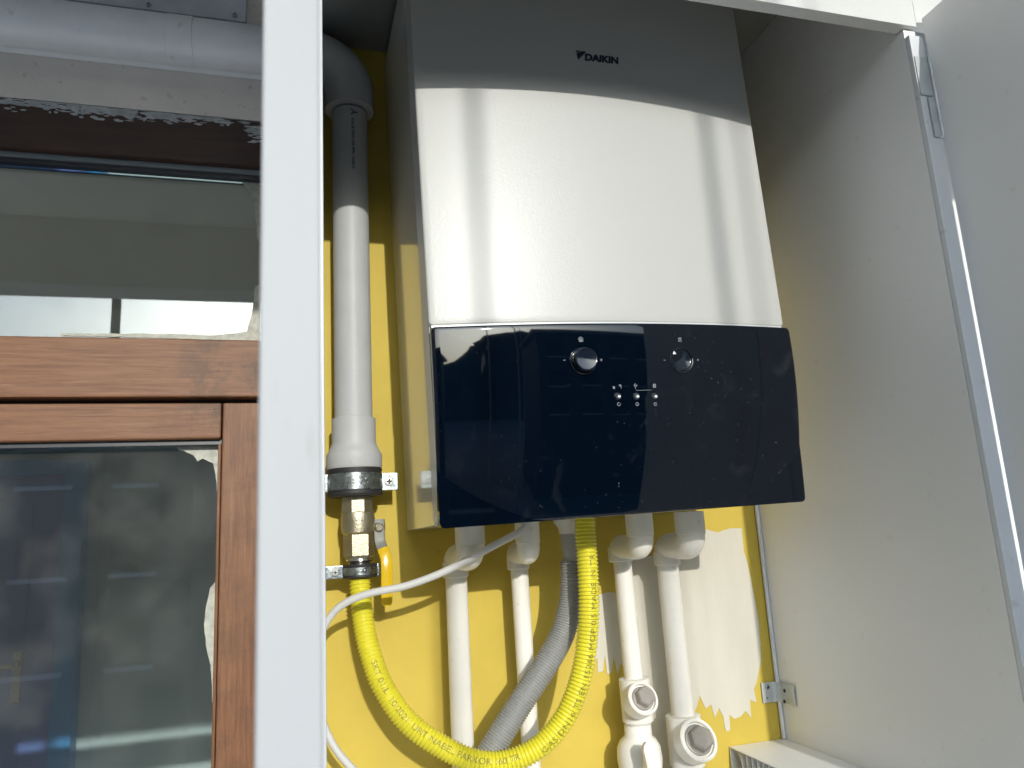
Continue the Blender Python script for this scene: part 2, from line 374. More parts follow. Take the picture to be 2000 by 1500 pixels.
# ------------------------------------------------------------ balcony parapet, added shade beam and slim posts
t = thing('balcony_railing', 'open metal railing of slim upright bars along the outer side of the balcony', 'railing', (0, -2.05, 0))
bm = NB(); box(bm, (-4, -2.075, 0.60), (4, -2.03, 0.64), .004); obj('handrail', bm, 'rail_dark', t)
bm = NB(); box(bm, (-4, -2.065, 0.08), (4, -2.04, 0.105), .003); obj('bottom_rail', bm, 'rail_dark', t)
for i in range(41):
    x = -3.9+i*.195; bm = NB(); tube(bm, [(x, -2.0525, .1045), (x, -2.0525, .5995)], .007, 10); obj('baluster', bm, 'rail_dark', t, True)
bm = NB(); box(bm, (-4, -1.32, 2.255), (0.015, -1.202, 2.60)); tag(obj('shade_beam', bm, 'slab'), 'added unseen beam that shades the top of the window', 'beam')  # added out of view, hung low to shade the upper window but not the fascia
for x, w, lab in ((0.291, .013, 'slim grey steel upright outside the balcony casting the left stripe on the white cover'), (0.582, .014, 'slim grey steel upright outside the balcony casting the wide right stripe on the white cover'),
                  (0.632, .006, 'thin grey balcony rod casting the faint rightmost stripe on the white cover'), (-0.95, .05, 'stout dark balcony post mirrored in the upper window pane')):
    bm = NB(); tube(bm, [(x, -3.5, -9.0), (x, -3.5, 3.6)], w/2, 16)
    tag(obj('balcony_post', bm, 'rail_dark' if x < 0 else 'post_paint', None, True), lab, 'post', 'balcony posts')

# ------------------------------------------------------------ interior behind the window
RX0, RX1, RY1 = -3.6, -0.02, 3.7
bm = NB()
box(bm, (RX0, RY1, 0), (RX1+1.2, RY1+.1, 2.32)); struct('room_back_wall', bm, 'room_blue')
bm = NB(); box(bm, (RX0-.1, .1, 0), (RX0, RY1+.1, 2.32)); box(bm, (RX1+1.2, .1, 0), (RX1+1.3, RY1+.1, 2.32)); struct('room_side_walls', bm, 'room_dark')
bm = NB(); box(bm, (RX0-.1, .1, 2.32), (RX1+1.3, RY1+.1, 2.42)); struct('room_ceiling', bm, 'room_dark')
bm = NB(); box(bm, (RX0-.1, .1, -.1), (RX1+1.3, RY1+.1, 0)); struct('room_floor', bm, 'room_dark')
t = thing('blue_door', 'blue interior door with a silver lever handle seen through the lower window pane', 'door', (-1.9, 3.6, 0))
def qx(px, y): return A(px, 1200, y).x
dx1 = qx(112, 3.60); dt = 1.97
bm = NB(); box(bm, (dx1-.84, 3.60, 0.01), (dx1, 3.64, dt), .003); box(bm, (dx1-.70, 3.592, 1.05), (dx1-.14, 3.5995, dt-.14), .003); box(bm, (dx1-.70, 3.592, .2), (dx1-.14, 3.5995, .85), .003); obj('leaf', bm, 'blue_door_panel', t)
bm = NB(); box(bm, (dx1+.002, 3.57, 0.01), (dx1+.10, 3.69, dt+.08), .002); box(bm, (dx1-.94, 3.57, 0.01), (dx1-.842, 3.69, dt+.08), .002); box(bm, (dx1-.842, 3.57, dt+.003), (dx1+.002, 3.69, dt+.08), .002); obj('door_frame', bm, 'blue_door', t)
hx = qx(40, 3.58); hz = A(30, 1320, 3.58).z
bm = NB(); box(bm, (hx-.022, 3.585, hz-.13), (hx+.022, 3.597, hz+.12), .004); box(bm, (hx-.14, 3.53, hz+.04), (hx, 3.548, hz+.065), .004); box(bm, (hx-.009, 3.548, hz+.045), (hx+.009, 3.586, hz+.062)); obj('handle', bm, 'chrome', t)

# ------------------------------------------------------------ wall
t = thing('house_wall', 'yellow painted wall behind the white boiler, with a beige lintel over the window', 'wall', (0, 0, 0))
WL = -0.034
bm = NB(); box(bm, (WL, 0, 0), (.69, .1, 2.62)); obj('painted_wall', bm, 'wall_yellow', t)
bm = NB(); box(bm, (.691, 0, 0), (2.6, .1, 2.62)); obj('outer_wall', bm, 'outer_render', t)
bm = NB(); box(bm, (-3, -0.004, 2.079), (WL-.001, .1, 2.62)); obj('lintel', bm, 'plaster', t)
bm = NB(); box(bm, (-3, 0, 0), (-1.25, .1, 2.075)); box(bm, (-1.25, 0, 0), (WL-.002, .1, 0.55)); obj('side_wall', bm, 'plaster', t)
# white roller-paint patch with brushed lower edge
def patch(name, pxs, y0, th, m, parent, amp=0.002, step=0.004, seed=1, label=None):
    pts = [(A(x, z, y0).x, A(x, z, y0).z) for x, z in pxs]; pts = jag(pts, amp, step, seed)
    b = NB(); clean = []
    for p in pts:
        if not clean or math.hypot(p[0]-clean[-1][0], p[1]-clean[-1][1]) > 1e-5: clean.append(p)
    fr = [b.verts.new((x, y0-th, z)) for x, z in clean]; bk = [b.verts.new((x, y0, z)) for x, z in clean]
    for tri in tessellate_polygon([[Vector((x, z, 0)) for x, z in clean]]): b.faces.new([fr[i] for i in tri])
    for i in range(len(fr)): j = (i+1) % len(fr); b.faces.new((fr[i], fr[j], bk[j], bk[i]))
    return obj(name, b, m, parent, False, label)
big = [(1366, 1042), (1380, 1034), (1400, 1040), (1425, 1032), (1448, 1032), (1452, 1075), (1462, 1110), (1474, 1170), (1482, 1215), (1485, 1255), (1486, 1290), (1478, 1330), (1472, 1345), (1477, 1372), (1464, 1366), (1467, 1402), (1456, 1388), (1445, 1400), (1434, 1404), (1424, 1396), (1426, 1426), (1417, 1428), (1412, 1400), (1404, 1382), (1396, 1402), (1388, 1376), (1378, 1384), (1366, 1358), (1362, 1376), (1345, 1420), (1340, 1480), (1330, 1540), (1262, 1540), (1262, 1480), (1262, 1400), (1255, 1330), (1238, 1300), (1215, 1300), (1212, 1296), (1206, 1316), (1198, 1284), (1194, 1312), (1186, 1318), (1181, 1280), (1177, 1310), (1168, 1314), (1166, 1285), (1156, 1300), (1150, 1262), (1152, 1158), (1166, 1162), (1190, 1156), (1215, 1160), (1225, 1090), (1290, 1084), (1340, 1070)]
patch('paint_patch', big, -.0003, 0.0005, 'wall_paint', t, 0.0004, 0.003, 3, 'rough white paint patch with brushed lower edge')

# ------------------------------------------------------------ balcony window with wooden frame
t = thing('balcony_window', 'brown wooden window frame with two panes at the left edge, worn and paint smeared', 'window', (-.3, 0, 0.6))
XL = -1.2
def zl(py0, py1=None): return A(0, py0, 0).z
def board(name, x0, x1, z0, z1, y0=-.004, y1=.05, m='wood_h', bev=.003): b = NB(); box(b, (x0, y0, z0), (x1, y1, z1), bev); return obj(name, b, m, t, True)
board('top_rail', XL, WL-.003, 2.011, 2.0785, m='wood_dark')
board('transom', XL, WL-.003, 1.6925, 1.7668, -.012)
board('sash_top_rail', XL, -.0835, 1.6415, 1.6865, -.006)
board('sash_stile', -.0825, WL-.003, 0.60, 1.6865, -.006, .05, 'wood_v')
board('bottom_rail', XL, -.0835, 0.60, 0.70, -.006)
board('frame_stile', XL-.06, XL-.001, 0.60, 2.0785, -.004, .05, 'wood_v')
b = NB(); box(b, (XL, .012, 1.6866), (WL-.005, .045, 1.6924)); box(b, (XL, .004, 1.6355), (-.0836, .03, 1.6414)); obj('gasket', b, 'gasket', t)
b = NB(); box(b, (XL, .006, 2.0045), (WL-.004, .03, 2.0108)); obj('glazing_strip', b, 'gasket_grey', t)
b = NB(); box(b, (XL, .010, 1.9985), (WL-.004, .03, 2.0044)); obj('seal', b, 'gasket', t)
b = NB(); box(b, (-.0875, .002, 0.70), (-.0836, .03, 1.6354), .001); obj('stile_bead', b, 'wood_v', t)
b = NB(); box(b, (XL, .020, 1.7669), (WL-.004, .024, 1.9984)); obj('pane', b, 'glass', t)
b = NB(); box(b, (XL, .020, 0.70), (-.0876, .024, 1.6354)); obj('pane', b, 'glass', t)
# paint smears: on glass edges and along the top rail
sm1 = [(345, 869), (428, 868), (428, 1000), (424, 950), (418, 905), (405, 900), (396, 896), (386, 901), (378, 890), (360, 880), (348, 878)]
patch('paint_smear', sm1, .0195, .0006, 'smear_glass', t, .0011, .002, 5)
patch('paint_smear', [(410, 1150), (427, 1130), (427, 1330), (419, 1480), (412, 1300), (402, 1260), (398, 1220), (404, 1180)], .0195, .0006, 'smear_glass', t, .0010, .002, 6)
patch('paint_smear', [(498, 560), (508, 555), (508, 668), (440, 664), (300, 660), (120, 655), (118, 651), (300, 652), (420, 655), (482, 648), (492, 610)], .0195, .0006, 'smear_glass', t, .0010, .002, 8)
patch('paint_smear', [(500, 345), (508, 344), (508, 470), (503, 470), (496, 400), (486, 375), (470, 352), (478, 346)], .0195, .0006, 'smear_glass', t, .0010, .002, 9)
def smear_band(seed, x0, x1, za, zb, cover, m='smear', y=-.0042):
    rnd = random.Random(seed); b = NB()
    for i in range(int((x1-x0)/.0016*cover)):
        x = rnd.uniform(x0, x1); f = (x-x0)/(x1-x0)
        z = za + (zb-za)*abs(rnd.gauss(0, .42))
        if zb < za: z = max(z, zb)
        L = rnd.uniform(.004, .022)*(1.1-.5*abs(z-za)/abs(zb-za)); h = rnd.uniform(.0005, .0019)
        pts = []
        for k in range(8): pts.append((x-L/2+L*k/7, z+h*math.sin(math.pi*k/7)*.6+rnd.uniform(0, h*.6)))
        for k in range(6, 0, -1): pts.append((x-L/2+L*k/7, z-h*math.sin(math.pi*k/7)*.6-rnd.uniform(0, h*.6)))
        th = .0003+.0005*rnd.random(); prism(b, pts, y, y-th)
    return obj('paint_smear', b, m, t)
smear_band(3, -.36, -.20, 2.0775, 2.060, 1.2)
smear_band(4, -.28, -.12, 2.0775, 2.062, 1.6)
smear_band(5, -.16, -.06, 2.0765, 2.066, .5)
smear_band(6, -.056, -.040, 2.070, 2.046, 4)

# ------------------------------------------------------------ trunking, grey board above the window
t = thing('cover_board', 'grey board fixed with two small screws above the horizontal grey pipe', 'board', (-.3, -.004, 2.24))
BX = -.062
b = NB(); box(b, (-1.4, -.014, 2.222), (BX, -.0045, 2.448), .001); obj('board', b, 'board_grey', t)
for px, py in ((290, 8), (458, 28)):
    c = A(px, py, -.016)
    b = NB(); lathe(b, c+Vector((0, .0015, 0)), (0, -1, 0), [(0, .0035), (.0016, .0034), (.0024, .0022), (.0026, .0010)], 20); sc = obj('screw', b, 'zinc', t, True)
    b = NB(); lathe(b, c+Vector((0, -.0012, 0)), (0, -1, 0), [(0, .0012), (.0003, .0011)], 12); obj('screw_socket', b, 'print_black', sc)
b = NB(); box(b, (-1.4, -.019, 2.1405), (WL-.001, -.0045, 2.157), .0015); tag(obj('plastic_trunking', b, 'plastic_trunk', None, True), 'narrow grey plastic strip under the horizontal grey pipe on the lintel', 'trunking')

# ------------------------------------------------------------ grey riser pipe (vertical + elbow + horizontal run)
t = thing('grey_pipe', 'thick grey plastic pipe running down beside the boiler with an elbow at the top', 'pipe', (.075, -.045, 1.75))
yp = -.045
def X(px, py, y): return A(px, py, y).x
pc0 = A(685, 400, yp).x; pr = (A(720, 400, yp).x - A(650, 400, yp).x)/2
zt = A(685, 250, yp).z; zb = A(688, 835, yp).z
b = NB(); tube(b, [(pc0, yp, zb), (pc0, yp, zt+.02)], pr, 48); pipe = obj('pipe', b, 'pipe_grey', t, True)
er = pr*1.10; zc = A(640, 128, yp).z                  # axis height of horizontal run
hz0 = (A(515, 60, yp).z + A(515, 140, yp).z)/2
hr = (A(515, 60, yp).z - A(515, 140, yp).z)/2
er = max(er, hr*1.05)
rad = .052; cxp = pc0 - rad; zz = hz0 - rad
arc = [(cxp + rad*math.cos(a), yp, zz + rad*math.sin(a)) for a in [R(i*6) for i in range(16)]]
low = A(690, 220, yp).z
b = NB(); tube(b, [(pc0, yp, low), (pc0, yp, low+.0004)] + [(pc0, yp, zz-.002)] + arc[1:] + [(cxp-.02, yp, hz0), (cxp-.0204, yp, hz0)], [er*.965, er] + [er]*(len(arc)+1) + [er*.965], 48); obj('elbow', b, 'pipe_grey', t, True, None, 50)
b = NB(); tube(b, [(cxp-.019, yp, hz0), (-1.5, yp, hz0+.0)], hr, 48)
tube(b, [(-.155, yp, hz0), (-.1545, yp, hz0), (-.1235, yp, hz0), (-.123, yp, hz0)], [hr, hr+.0008, hr+.0008, hr], 48); obj('horizontal_pipe', b, 'pipe_run_lifted', t, True)
# reducer at the lower end
def zpx(x, y_, yd): return A(x, y_, yd).z
prof = [(818, 36.8*1.0), (819, 40.5), (866, 40.5), (880, 46), (890, 51), (912, 51), (917, 49)]
c0 = A(689, 818, yp)
k = pr/35.0
b = NB(); tube_prof(b, Vector((pc0, yp, zpx(689, 818, yp))), Vector((0, 0, -1)), [(zpx(689, 818, yp)-zpx(689, a, yp), r_*k) for a, r_ in prof], 56); red = obj('reducer', b, 'pipe_grey', t, True)
b = text_mesh('GPR', .0085, .0002, 0, .0006); w0, w1 = width(b)
zt_ = zpx(689, 906, yp); Rr = 51*k
for v in b.verts:
    x = v.co.x-(w0+w1)/2; a = x/Rr; v.co = Vector((pc0+.003+math.sin(a-.15)*(Rr+v.co.z-.0001), yp-math.cos(a-.15)*(Rr+v.co.z-.0001), zt_+v.co.y))
obj('moulded_mark', b, 'pipe_grey', red)
# printed line down the pipe
def pipe_print(txt, size, zstart, off_ang, bold):
    b = text_mesh(txt, size, bold, 0, .00008)
    for v in b.verts:
        s, h, e = v.co.x, v.co.y, v.co.z; a = off_ang + h/pr
        v.co = Vector((pc0+math.sin(a)*(pr+.00012+e), yp-math.cos(a)*(pr+.00012+e), zstart-s))
    return b
pos = math.asin(max(-1, min(1, (A(694, 260, yp-pr).x-pc0)/pr)))
b = pipe_print('A', .012, zpx(694, 213, yp-pr), .02, .0004); merge(b, pipe_print('KALDE PN20 D50 PPRC 14.08.22', .0052, zpx(694, 231, yp-pr), .03, .0001)); obj('printed_text', b, 'print_black', pipe)

# ------------------------------------------------------------ pipe clamps
def clamp(cx, cyy, z, r, h, tabs, label, txt):
    t = thing('pipe_clamp', label, 'clamp', (cx, cyy, z), 'rubber lined pipe clamps')
    b = NB(); tube_prof(b, Vector((cx, cyy, z-h*.76)), Vector((0, 0, 1)), [(0, r*.90), (0.0005, r*1.0), (h*.14, r*1.03), (h*.28, r*1.0), (h*1.24, r*1.0), (h*1.38, r*1.03), (h*1.51, r*1.0), (h*1.52, r*.9)], 48); obj('rubber_lining', b, 'rubber', t, True)
    b = NB(); tube_prof(b, Vector((cx, cyy, z-h*.42)), Vector((0, 0, 1)), [(0, r*.9), (.0001, r*1.035), (h*.84, r*1.035), (h*.8401, r*.9)], 48)
    for s, L, hh in tabs:
        x0 = cx+s*r*.97; x1 = cx+s*(r+L); box(b, (x0, cyy-.0025-.010*0, z-hh/2), (x1, cyy+.0005, z+hh/2), .0007)
        box(b, (x0, cyy+.0020, z-hh/2), (x1, cyy+.005, z+hh/2), .0007)
    band = obj('band', b, 'zinc', t, True, None, 30)
    for s, L, hh in tabs:
        xm = cx+s*(r+L*.45)
        b = NB(); lathe(b, (xm, cyy-.0024, z), (0, -1, 0), [(0, hh*.27), (.0016, hh*.26), (.0028, hh*.17)], 24); sc = obj('screw', b, 'screw_bright', t, True)
        b = NB(); w = hh*.045
        box(b, (xm-hh*.15, cyy-.0056, z-w), (xm+hh*.15, cyy-.0040, z+w)); box(b, (xm-w, cyy-.00565, z-hh*.15), (xm+w, cyy-.0040, z+hh*.15)); obj('screw_slot', b, 'print_black', sc)
    if txt:
        b = text_mesh(txt, h*.52, .0002, 0.15, .0002); w0, w1 = width(b); RR = r*1.035
        for v in b.verts:
            a = (v.co.x-(w0+w1)/2)/RR; q = RR+v.co.z+.0001; v.co = Vector((cx+math.sin(a)*q, cyy-math.cos(a)*q, z+v.co.y-h*.19))
        obj('stamped_text', b, 'chrome', band)
    b = NB(); tube(b, [(cx, cyy+r*.9, z), (cx, -.001, z)], .004, 12); obj('stud', b, 'zinc', t, True)
    return t
cz1 = zpx(690, 943, yp)
clamp(pc0+.0005, yp, cz1, 48.5*k, .0235, [(1, .020, .0215), (-1, .020, .0215)], 'wide black and zinc pipe clamp directly under the grey pipe reducer', 'FIS 75')
cz2 = zpx(703, 1115, yp); vx = A(697, 1000, yp).x; vx2 = A(703, 1115, yp).x
clamp(vx2, yp, cz2, 30.5*k, .0105, [(1, .011, .015), (-1, .020, .015)], 'small black and zinc pipe clamp between the ball valve and the yellow hose', 'NORM')

# ------------------------------------------------------------ ball valve with yellow lever
t = thing('ball_valve', 'nickel plated gas ball valve with yellow lever handle under the wide clamp', 'valve', (vx, yp, zpx(700, 1040, yp)))
def zz_(py): return zpx(700, py, yp)
b = NB(); tube_prof(b, Vector((vx, yp, zz_(962))), Vector((0, 0, -1)), [(0, 27*k), (.001, 29*k), (zz_(962)-zz_(1001), 29*k), (zz_(962)-zz_(1001)+.0008, 26*k)], 8, R(22.5)); obj('hex_nut', b, 'nickel', t)
b = NB(); tube_prof(b, Vector((vx+.001, yp, zz_(1000))), Vector((0, 0, -1)), [(0, 27*k), (.001, 29.5*k), (.004, 30*k), (.010, 31*k), (zz_(1000)-zz_(1040), 29*k), (zz_(1000)-zz_(1044), 25*k), (zz_(1000)-zz_(1046), 24*k)], 40); body = obj('body', b, 'nickel', t, True, None, 40)
b = text_mesh('KAYSE', .0062, .0002, 0, .0003); w0, w1 = width(b)
for v in b.verts:
    RR = 30.2*k; a = (v.co.x-(w0+w1)/2)/RR+.35; q = RR+v.co.z; v.co = Vector((vx+.001+math.sin(a)*q, yp-math.cos(a)*q, zz_(1024)+v.co.y*1.0))
obj('cast_letters', b, 'nickel', body)
b = NB(); tube_prof(b, Vector((vx+.0022, yp, zz_(1043))), Vector((0, 0, -1)), [(0, 26*k), (.0008, 28.5*k), (zz_(1043)-zz_(1085), 28.5*k), (zz_(1043)-zz_(1090), 25*k)], 6, R(30)); obj('hex_nut', b, 'nickel', t)
b = NB(); tube_prof(b, Vector((vx+.0028, yp, zz_(1086))), Vector((0, 0, -1)), [(0, 20*k), (.003, 20*k), (.0032, 24*k), (.0055, 24.5*k), (.007, 20*k), (.0095, 19*k), (.016, 19*k)], 32); obj('hose_nipple', b, 'chrome', t, True)
# stem on the right side, lever bends forward and down
sz = zz_(1030); sx = A(727, 1030, yp).x
b = NB(); lathe(b, A(739, 1030, yp-.004), (.25, -1, 0), [(-.004, .0085), (.004, .0085), (.0055, .0070)], 6); lathe(b, A(739, 1030, yp-.010), (.25, -1, 0), [(0, .0052), (.004, .0050), (.005, .0036)], 20); lathe(b, (sx-.006, yp, sz), (1, 0, 0), [(0, .010), (.006, .010), (.0065, .0078), (.011, .0078), (.0115, .0055), (.015, .0052)], 24)
tube_prof(b, Vector((sx+.0055, yp, sz)), Vector((1, 0, 0)), [(0, .0070), (.0045, .0070), (.005, .006)], 6); obj('stem', b, 'nickel', t, True)
lp = [A(741, 1014, yp-.008), A(741, 1035, yp-.009), A(742, 1056, yp-.010), A(747, 1072, yp-.014), A(753, 1088, yp-.018), A(755, 1110, yp-.020), A(755, 1150, yp-.020), A(755, 1184, yp-.020)]
def strap(pts, w, th):
    b = NB(); rings = []
    for i, p in enumerate(pts):
        tt = (pts[min(i+1, len(pts)-1)]-pts[max(i-1, 0)]).normalized(); n = Vector((0, 1, 0)); n = (n-tt*n.dot(tt)).normalized(); s = tt.cross(n)
        ww = w[i] if hasattr(w, '__len__') else w
        ring = []
        for kx in range(12):
            a = 2*math.pi*kx/12; ca, sa = math.cos(a), math.sin(a)
            ring.append(b.verts.new(p + s*ww*math.copysign(abs(ca)**.5, ca) + n*th*math.copysign(abs(sa)**.6, sa)))
        rings.append(ring)
    for u, v in zip(rings, rings[1:]):
        for kx in range(12): b.faces.new((u[kx], u[(kx+1) % 12], v[(kx+1) % 12], v[kx]))
    b.faces.new(rings[0][::-1]); b.faces.new(rings[-1]); return b
l2, _ = spline(lp[:5], 16); obj('lever', strap(l2, .0066, .0014), 'steel_dark', t, True)
l3, _ = spline(lp[3:], 30); ws = [.0070]*len(l3); ws[0] = .006; ws[-1] = .0035; ws[-2] = .0062; obj('lever_grip', strap(l3, ws, .0042), 'grip_yellow', t, True)

# ------------------------------------------------------------ corrugated hoses
hp = [(703, 1118, -.045), (704, 1150, -.047), (708, 1200, -.052), (719, 1260, -.060), (745, 1335, -.072), (792, 1405, -.085), (850, 1450, -.098), (920, 1484, -.108), (985, 1488, -.115), (1048, 1462, -.122), (1096, 1412, -.127), (1126, 1350, -.130), (1143, 1280, -.132), (1150, 1200, -.133), (1148, 1110, -.132), (1143, 1040, -.130), (1142, 1012, -.130)]
pts = [A(*q) for q in hp]
t = thing('gas_hose', 'bright yellow corrugated gas hose hanging in a loop from the ball valve to the boiler', 'hose', pts[0])
b = NB(); b, path = corrugated(b, pts, .0130, .0044, .0019, 28, 8); hose = obj('hose', b, 'hose_yellow', t, True, None, 80)
# printing that follows the hose
def along(txt, size, s0, s1, side, m='print_dark', bold=0.0001, flip=False):
    b = text_mesh(txt, size, bold, 0, .0002); w0, w1 = width(b)
    L = [0]
    for u, v in zip(path, path[1:]): L.append(L[-1]+(v-u).length)
    T = L[-1]; sc = (s1-s0)*T/(w1-w0)
    for v in b.verts:
        s = s0*T + (v.co.x-w0)*sc; h = v.co.y-size*.35; e = v.co.z
        i = 0
        while i < len(L)-2 and L[i+1] < s: i += 1
        f = (s-L[i])/(L[i+1]-L[i]); p = path[i].lerp(path[i+1], f); tt = (path[i+1]-path[i]).normalized()
        tocam = (EYE-p); tocam = (tocam-tt*tocam.dot(tt)).normalized(); sd = tt.cross(tocam)
        a = side + h/.0128; v.co = p + (tocam*math.cos(a) - sd*math.sin(a)*1.0)*(.0129+e)
    return obj('printed_text', b, m, hose)
along('SKT 01/L  10/2021  URT NABEL FARKOR 160 TR', .0096, .17, .52, .1, bold=-0.0001)
along('GAS DN16 TS EN 15266 MOP 0.5 MADE IN TR', .0092, .56, .93, -.5, bold=-0.0001)
b = NB(); tube_prof(b, A(1142, 1006, -.130), Vector((0, 0, -1)), [(0, .0125), (.0045, .0125), (.005, .0105), (.012, .0105)], 6); obj('hose_nut', b, 'zinc', t)

gp = [(1117, 1035, -.085), (1117, 1095, -.085), (1118, 1130, -.085), (1114, 1180, -.085), (1098, 1240, -.088), (1062, 1305, -.092), (1022, 1365, -.094), (975, 1440, -.094), (930, 1515, -.092), (890, 1590, -.09)]
pts = [A(*q) for q in gp]
t = thing('drain_hose', 'grey ribbed drain hose slanting down left behind the yellow hose', 'hose', pts[0])
b = NB(); tube_prof(b, pts[0]+Vector((0, 0, .006)), Vector((0, 0, -1)), [(0, .0145), (.030, .0145), (.0303, .0135), (.045, .0135)], 36); obj('connector', b, 'pipe_grey', t, True)
b = NB(); b, _p = corrugated(b, pts[1:], .0154, .0032, .0014, 28, 6); obj('hose', b, 'hose_grey', t, True, None, 80)
b = NB(); tube_prof(b, A(1107, 1008, -.09), Vector((0, 0, -1)), [(0, .018), (.008, .017), (.014, .012), (.022, .011)], 32); obj('outlet_cup', b, 'pipe_white', t, True)

# ------------------------------------------------------------ white water pipes
def dom(u, v): return u.lerp(v, .5)
def wpipe(label, top, xe, sock, pipe_a, pipe_b, yf, yb, to_bottom=True, extra=None):
    """top: px (x0,x1,y0,y1) of the piece under the boiler; sock: px (x0,x1,y0,y1) of lower elbow socket; pipe_a/b: px (x0,x1,y)"""
    xt = (A(top[0], top[3], yf).x+A(top[1], top[3], yf).x)/2; rt = (A(top[1], top[3], yf).x-A(top[0], top[3], yf).x)/2
    xs = (A(sock[0], sock[3], yb).x+A(sock[1], sock[3], yb).x)/2; rs = (A(sock[1], sock[3], yb).x-A(sock[0], sock[3], yb).x)/2
    t = thing('water_pipe', label, 'pipe', (xs, yb, A(sock[0], sock[3], yb).z), 'white water pipes under the boiler')
    ztop = A(top[0], top[2], yf).z+.006; zcol = A(top[0], top[3], yf).z; zel = zcol-rt*.75
    zs1 = A(sock[0], sock[3], yb).z
    # front elbow: collar + bend
    b = NB(); tube_prof(b, Vector((xt, yf, ztop)), Vector((0, 0, -1)), [(0, rt*.95), (.0008, rt), (ztop-zcol, rt), (ztop-zcol+.0006, rt*.94)], 40); obj('socket', b, 'pipe_white', t, True)
    q = rt*.94; path = [Vector((xt, yf, zcol+.001))]
    for i in range(1, 10):
        a = R(i*10); path.append(Vector((xt+(xs-xt)*(i/40), yf+q*.85*(1-math.cos(a)), zcol-q*.75*math.sin(a)-.001)))
    mid = Vector((xt+(xs-xt)*.5, (yf+yb)/2, path[-1].z))
    path += [mid]
    b = NB(); tube(b, path, q, 36); obj('elbow', b, 'pipe_white', t, True, None, 60)
    b = NB(); q2 = rs*.97; zc_ = mid.z
    path = [Vector((xt+(xs-xt)*.3, yf+(yb-yf)*.42, zc_)), Vector((xt+(xs-xt)*.3, yf+(yb-yf)*.43, zc_))]
    for i in range(1, 10):
        a = R(i*10); path.append(Vector((xt+(xs-xt)*(.6+i*.045), yb-q2*.85*(1-math.sin(a)), zc_-q2*.8*(1-math.cos(a)))))
    path.append(Vector((xs, yb, zs1+.004)))
    b = NB(); tube(b, path, [q2*.9]+[q2]*(len(path)-1), 36); obj('elbow', b, 'pipe_white', t, True, None, 60)
    b = NB(); tube_prof(b, Vector((xs, yb, zs1+.018)), Vector((0, 0, -1)), [(0, q2), (.001, rs*1.03), (.0175, rs*1.03), (.019, rs*.95)], 40); obj('socket', b, 'pipe_white', t, True)
    r = (A(pipe_a[1], pipe_a[2], yb).x-A(pipe_a[0], pipe_a[2], yb).x)/2
    pa = A((pipe_a[0]+pipe_a[1])/2, pipe_a[2], yb); pb = A((pipe_b[0]+pipe_b[1])/2, pipe_b[2], yb)
    d = (pb-pa).normalized(); end = pb+d*(.35 if to_bottom else 0.01)
    b = NB(); tube(b, [pa-d*.015, end], r, 40); obj('pipe', b, 'pipe_white', t, True)
    return t, pb, d, r
wpipe('thick white water pipe farthest left under the boiler, behind the white cable', (890, 947, 1022, 1066), 0, (866, 914, 1095, 1128), (870, 912, 1130), (882, 926, 1460), -.115, -.042)
wpipe('white water pipe passing behind the grey ribbed hose', (1008, 1054, 1020, 1062), 0, (992, 1033, 1085, 1112), (998, 1031, 1118), (1016, 1049, 1400), -.115, -.045)
def hexplug(t, c, R0_, Rh, ax):
    b = NB(); lathe(b, c, ax, [(0, R0_*.97), (.012, R0_), (.0195, R0_), (.021, R0_*.93), (.021, R0_*.82), (.0165, R0_*.79), (.0160, 0)], 48); obj('plug_boss', b, 'pipe_white', t, True)
    a = Vector(ax).normalized()
    b = NB(); lathe(b, Vector(c)+a*.0195, ax, [(-.003, Rh*1.14), (-.0005, Rh*1.14), (.0002, Rh*1.06)], 40); pl = obj('plug_ring', b, 'plug_metal', t, True)
    b = NB(); tube_prof(b, Vector(c)+a*.0205, a, [(-.002, Rh*.97), (.0075, Rh*.97), (.0090, Rh*.84)], 6, .2); obj('hex_plug', b, 'plug_metal', t)
t3, pb, d, r = wpipe('thin white water pipe with a plugged strainer and a tap lever below', (1226, 1275, 1006, 1048), 0, (1191, 1234, 1068, 1097), (1199, 1232, 1100), (1224, 1253, 1330), -.120, -.048, False)
b = NB(); tube_prof(b, pb+Vector((0, 0, .004)), d, [(0, r*1.45), (.001, r*1.62), (.052, r*1.62), (.054, r*1.4), (.057, r*1.30), (.072, r*1.30)], 40); obj('strainer_body', b, 'pipe_white', t3, True)
ax = Vector((.12, -1, .50)).normalized()
hexplug(t3, A(1257, 1363, -.082)-ax*.0205, .0205, .0125, ax)
c = A(1243, 1415, -.048)
b = NB(); tube_prof(b, c+Vector((0, 0, 0)), d, [(0, r*1.3), (.012, r*1.35), (.018, r*1.9), (.026, r*2.25), (.040, r*2.35), (.055, r*2.2), (.065, r*1.8), (.09, r*1.7), (.3, r*1.7)], 40); obj('tap_body', b, 'pipe_white', t3, True, None, 60)
tc_ = A(1262, 1478, -.070)
b = NB(); lathe(b, tc_+Vector((0, .022, -.004)), (0, -1, .15), [(0, .012), (.016, .012), (.018, .010), (.024, .009)], 30); obj('tap_neck', b, 'pipe_white', t3, True)
lv = [A(1284, 1540, -.100), A(1278, 1510, -.102), A(1272, 1480, -.102), A(1267, 1460, -.100), A(1266, 1450, -.098)]
lv, _ = spline(lv[::-1], 14); wsl = [.005, .0082, .0094] + [.0094]*11; obj('tap_lever', strap(lv, wsl, .0055), 'pipe_white', t3, True)
lc = A(1276, 1496, -.104)
b = NB(); lathe(b, lc+Vector((0, .012, 0)), (0, -1, .1), [(0, .0085), (.010, .0085), (.012, .007)], 28); obj('tap_hub', b, 'pipe_white', t3, True)
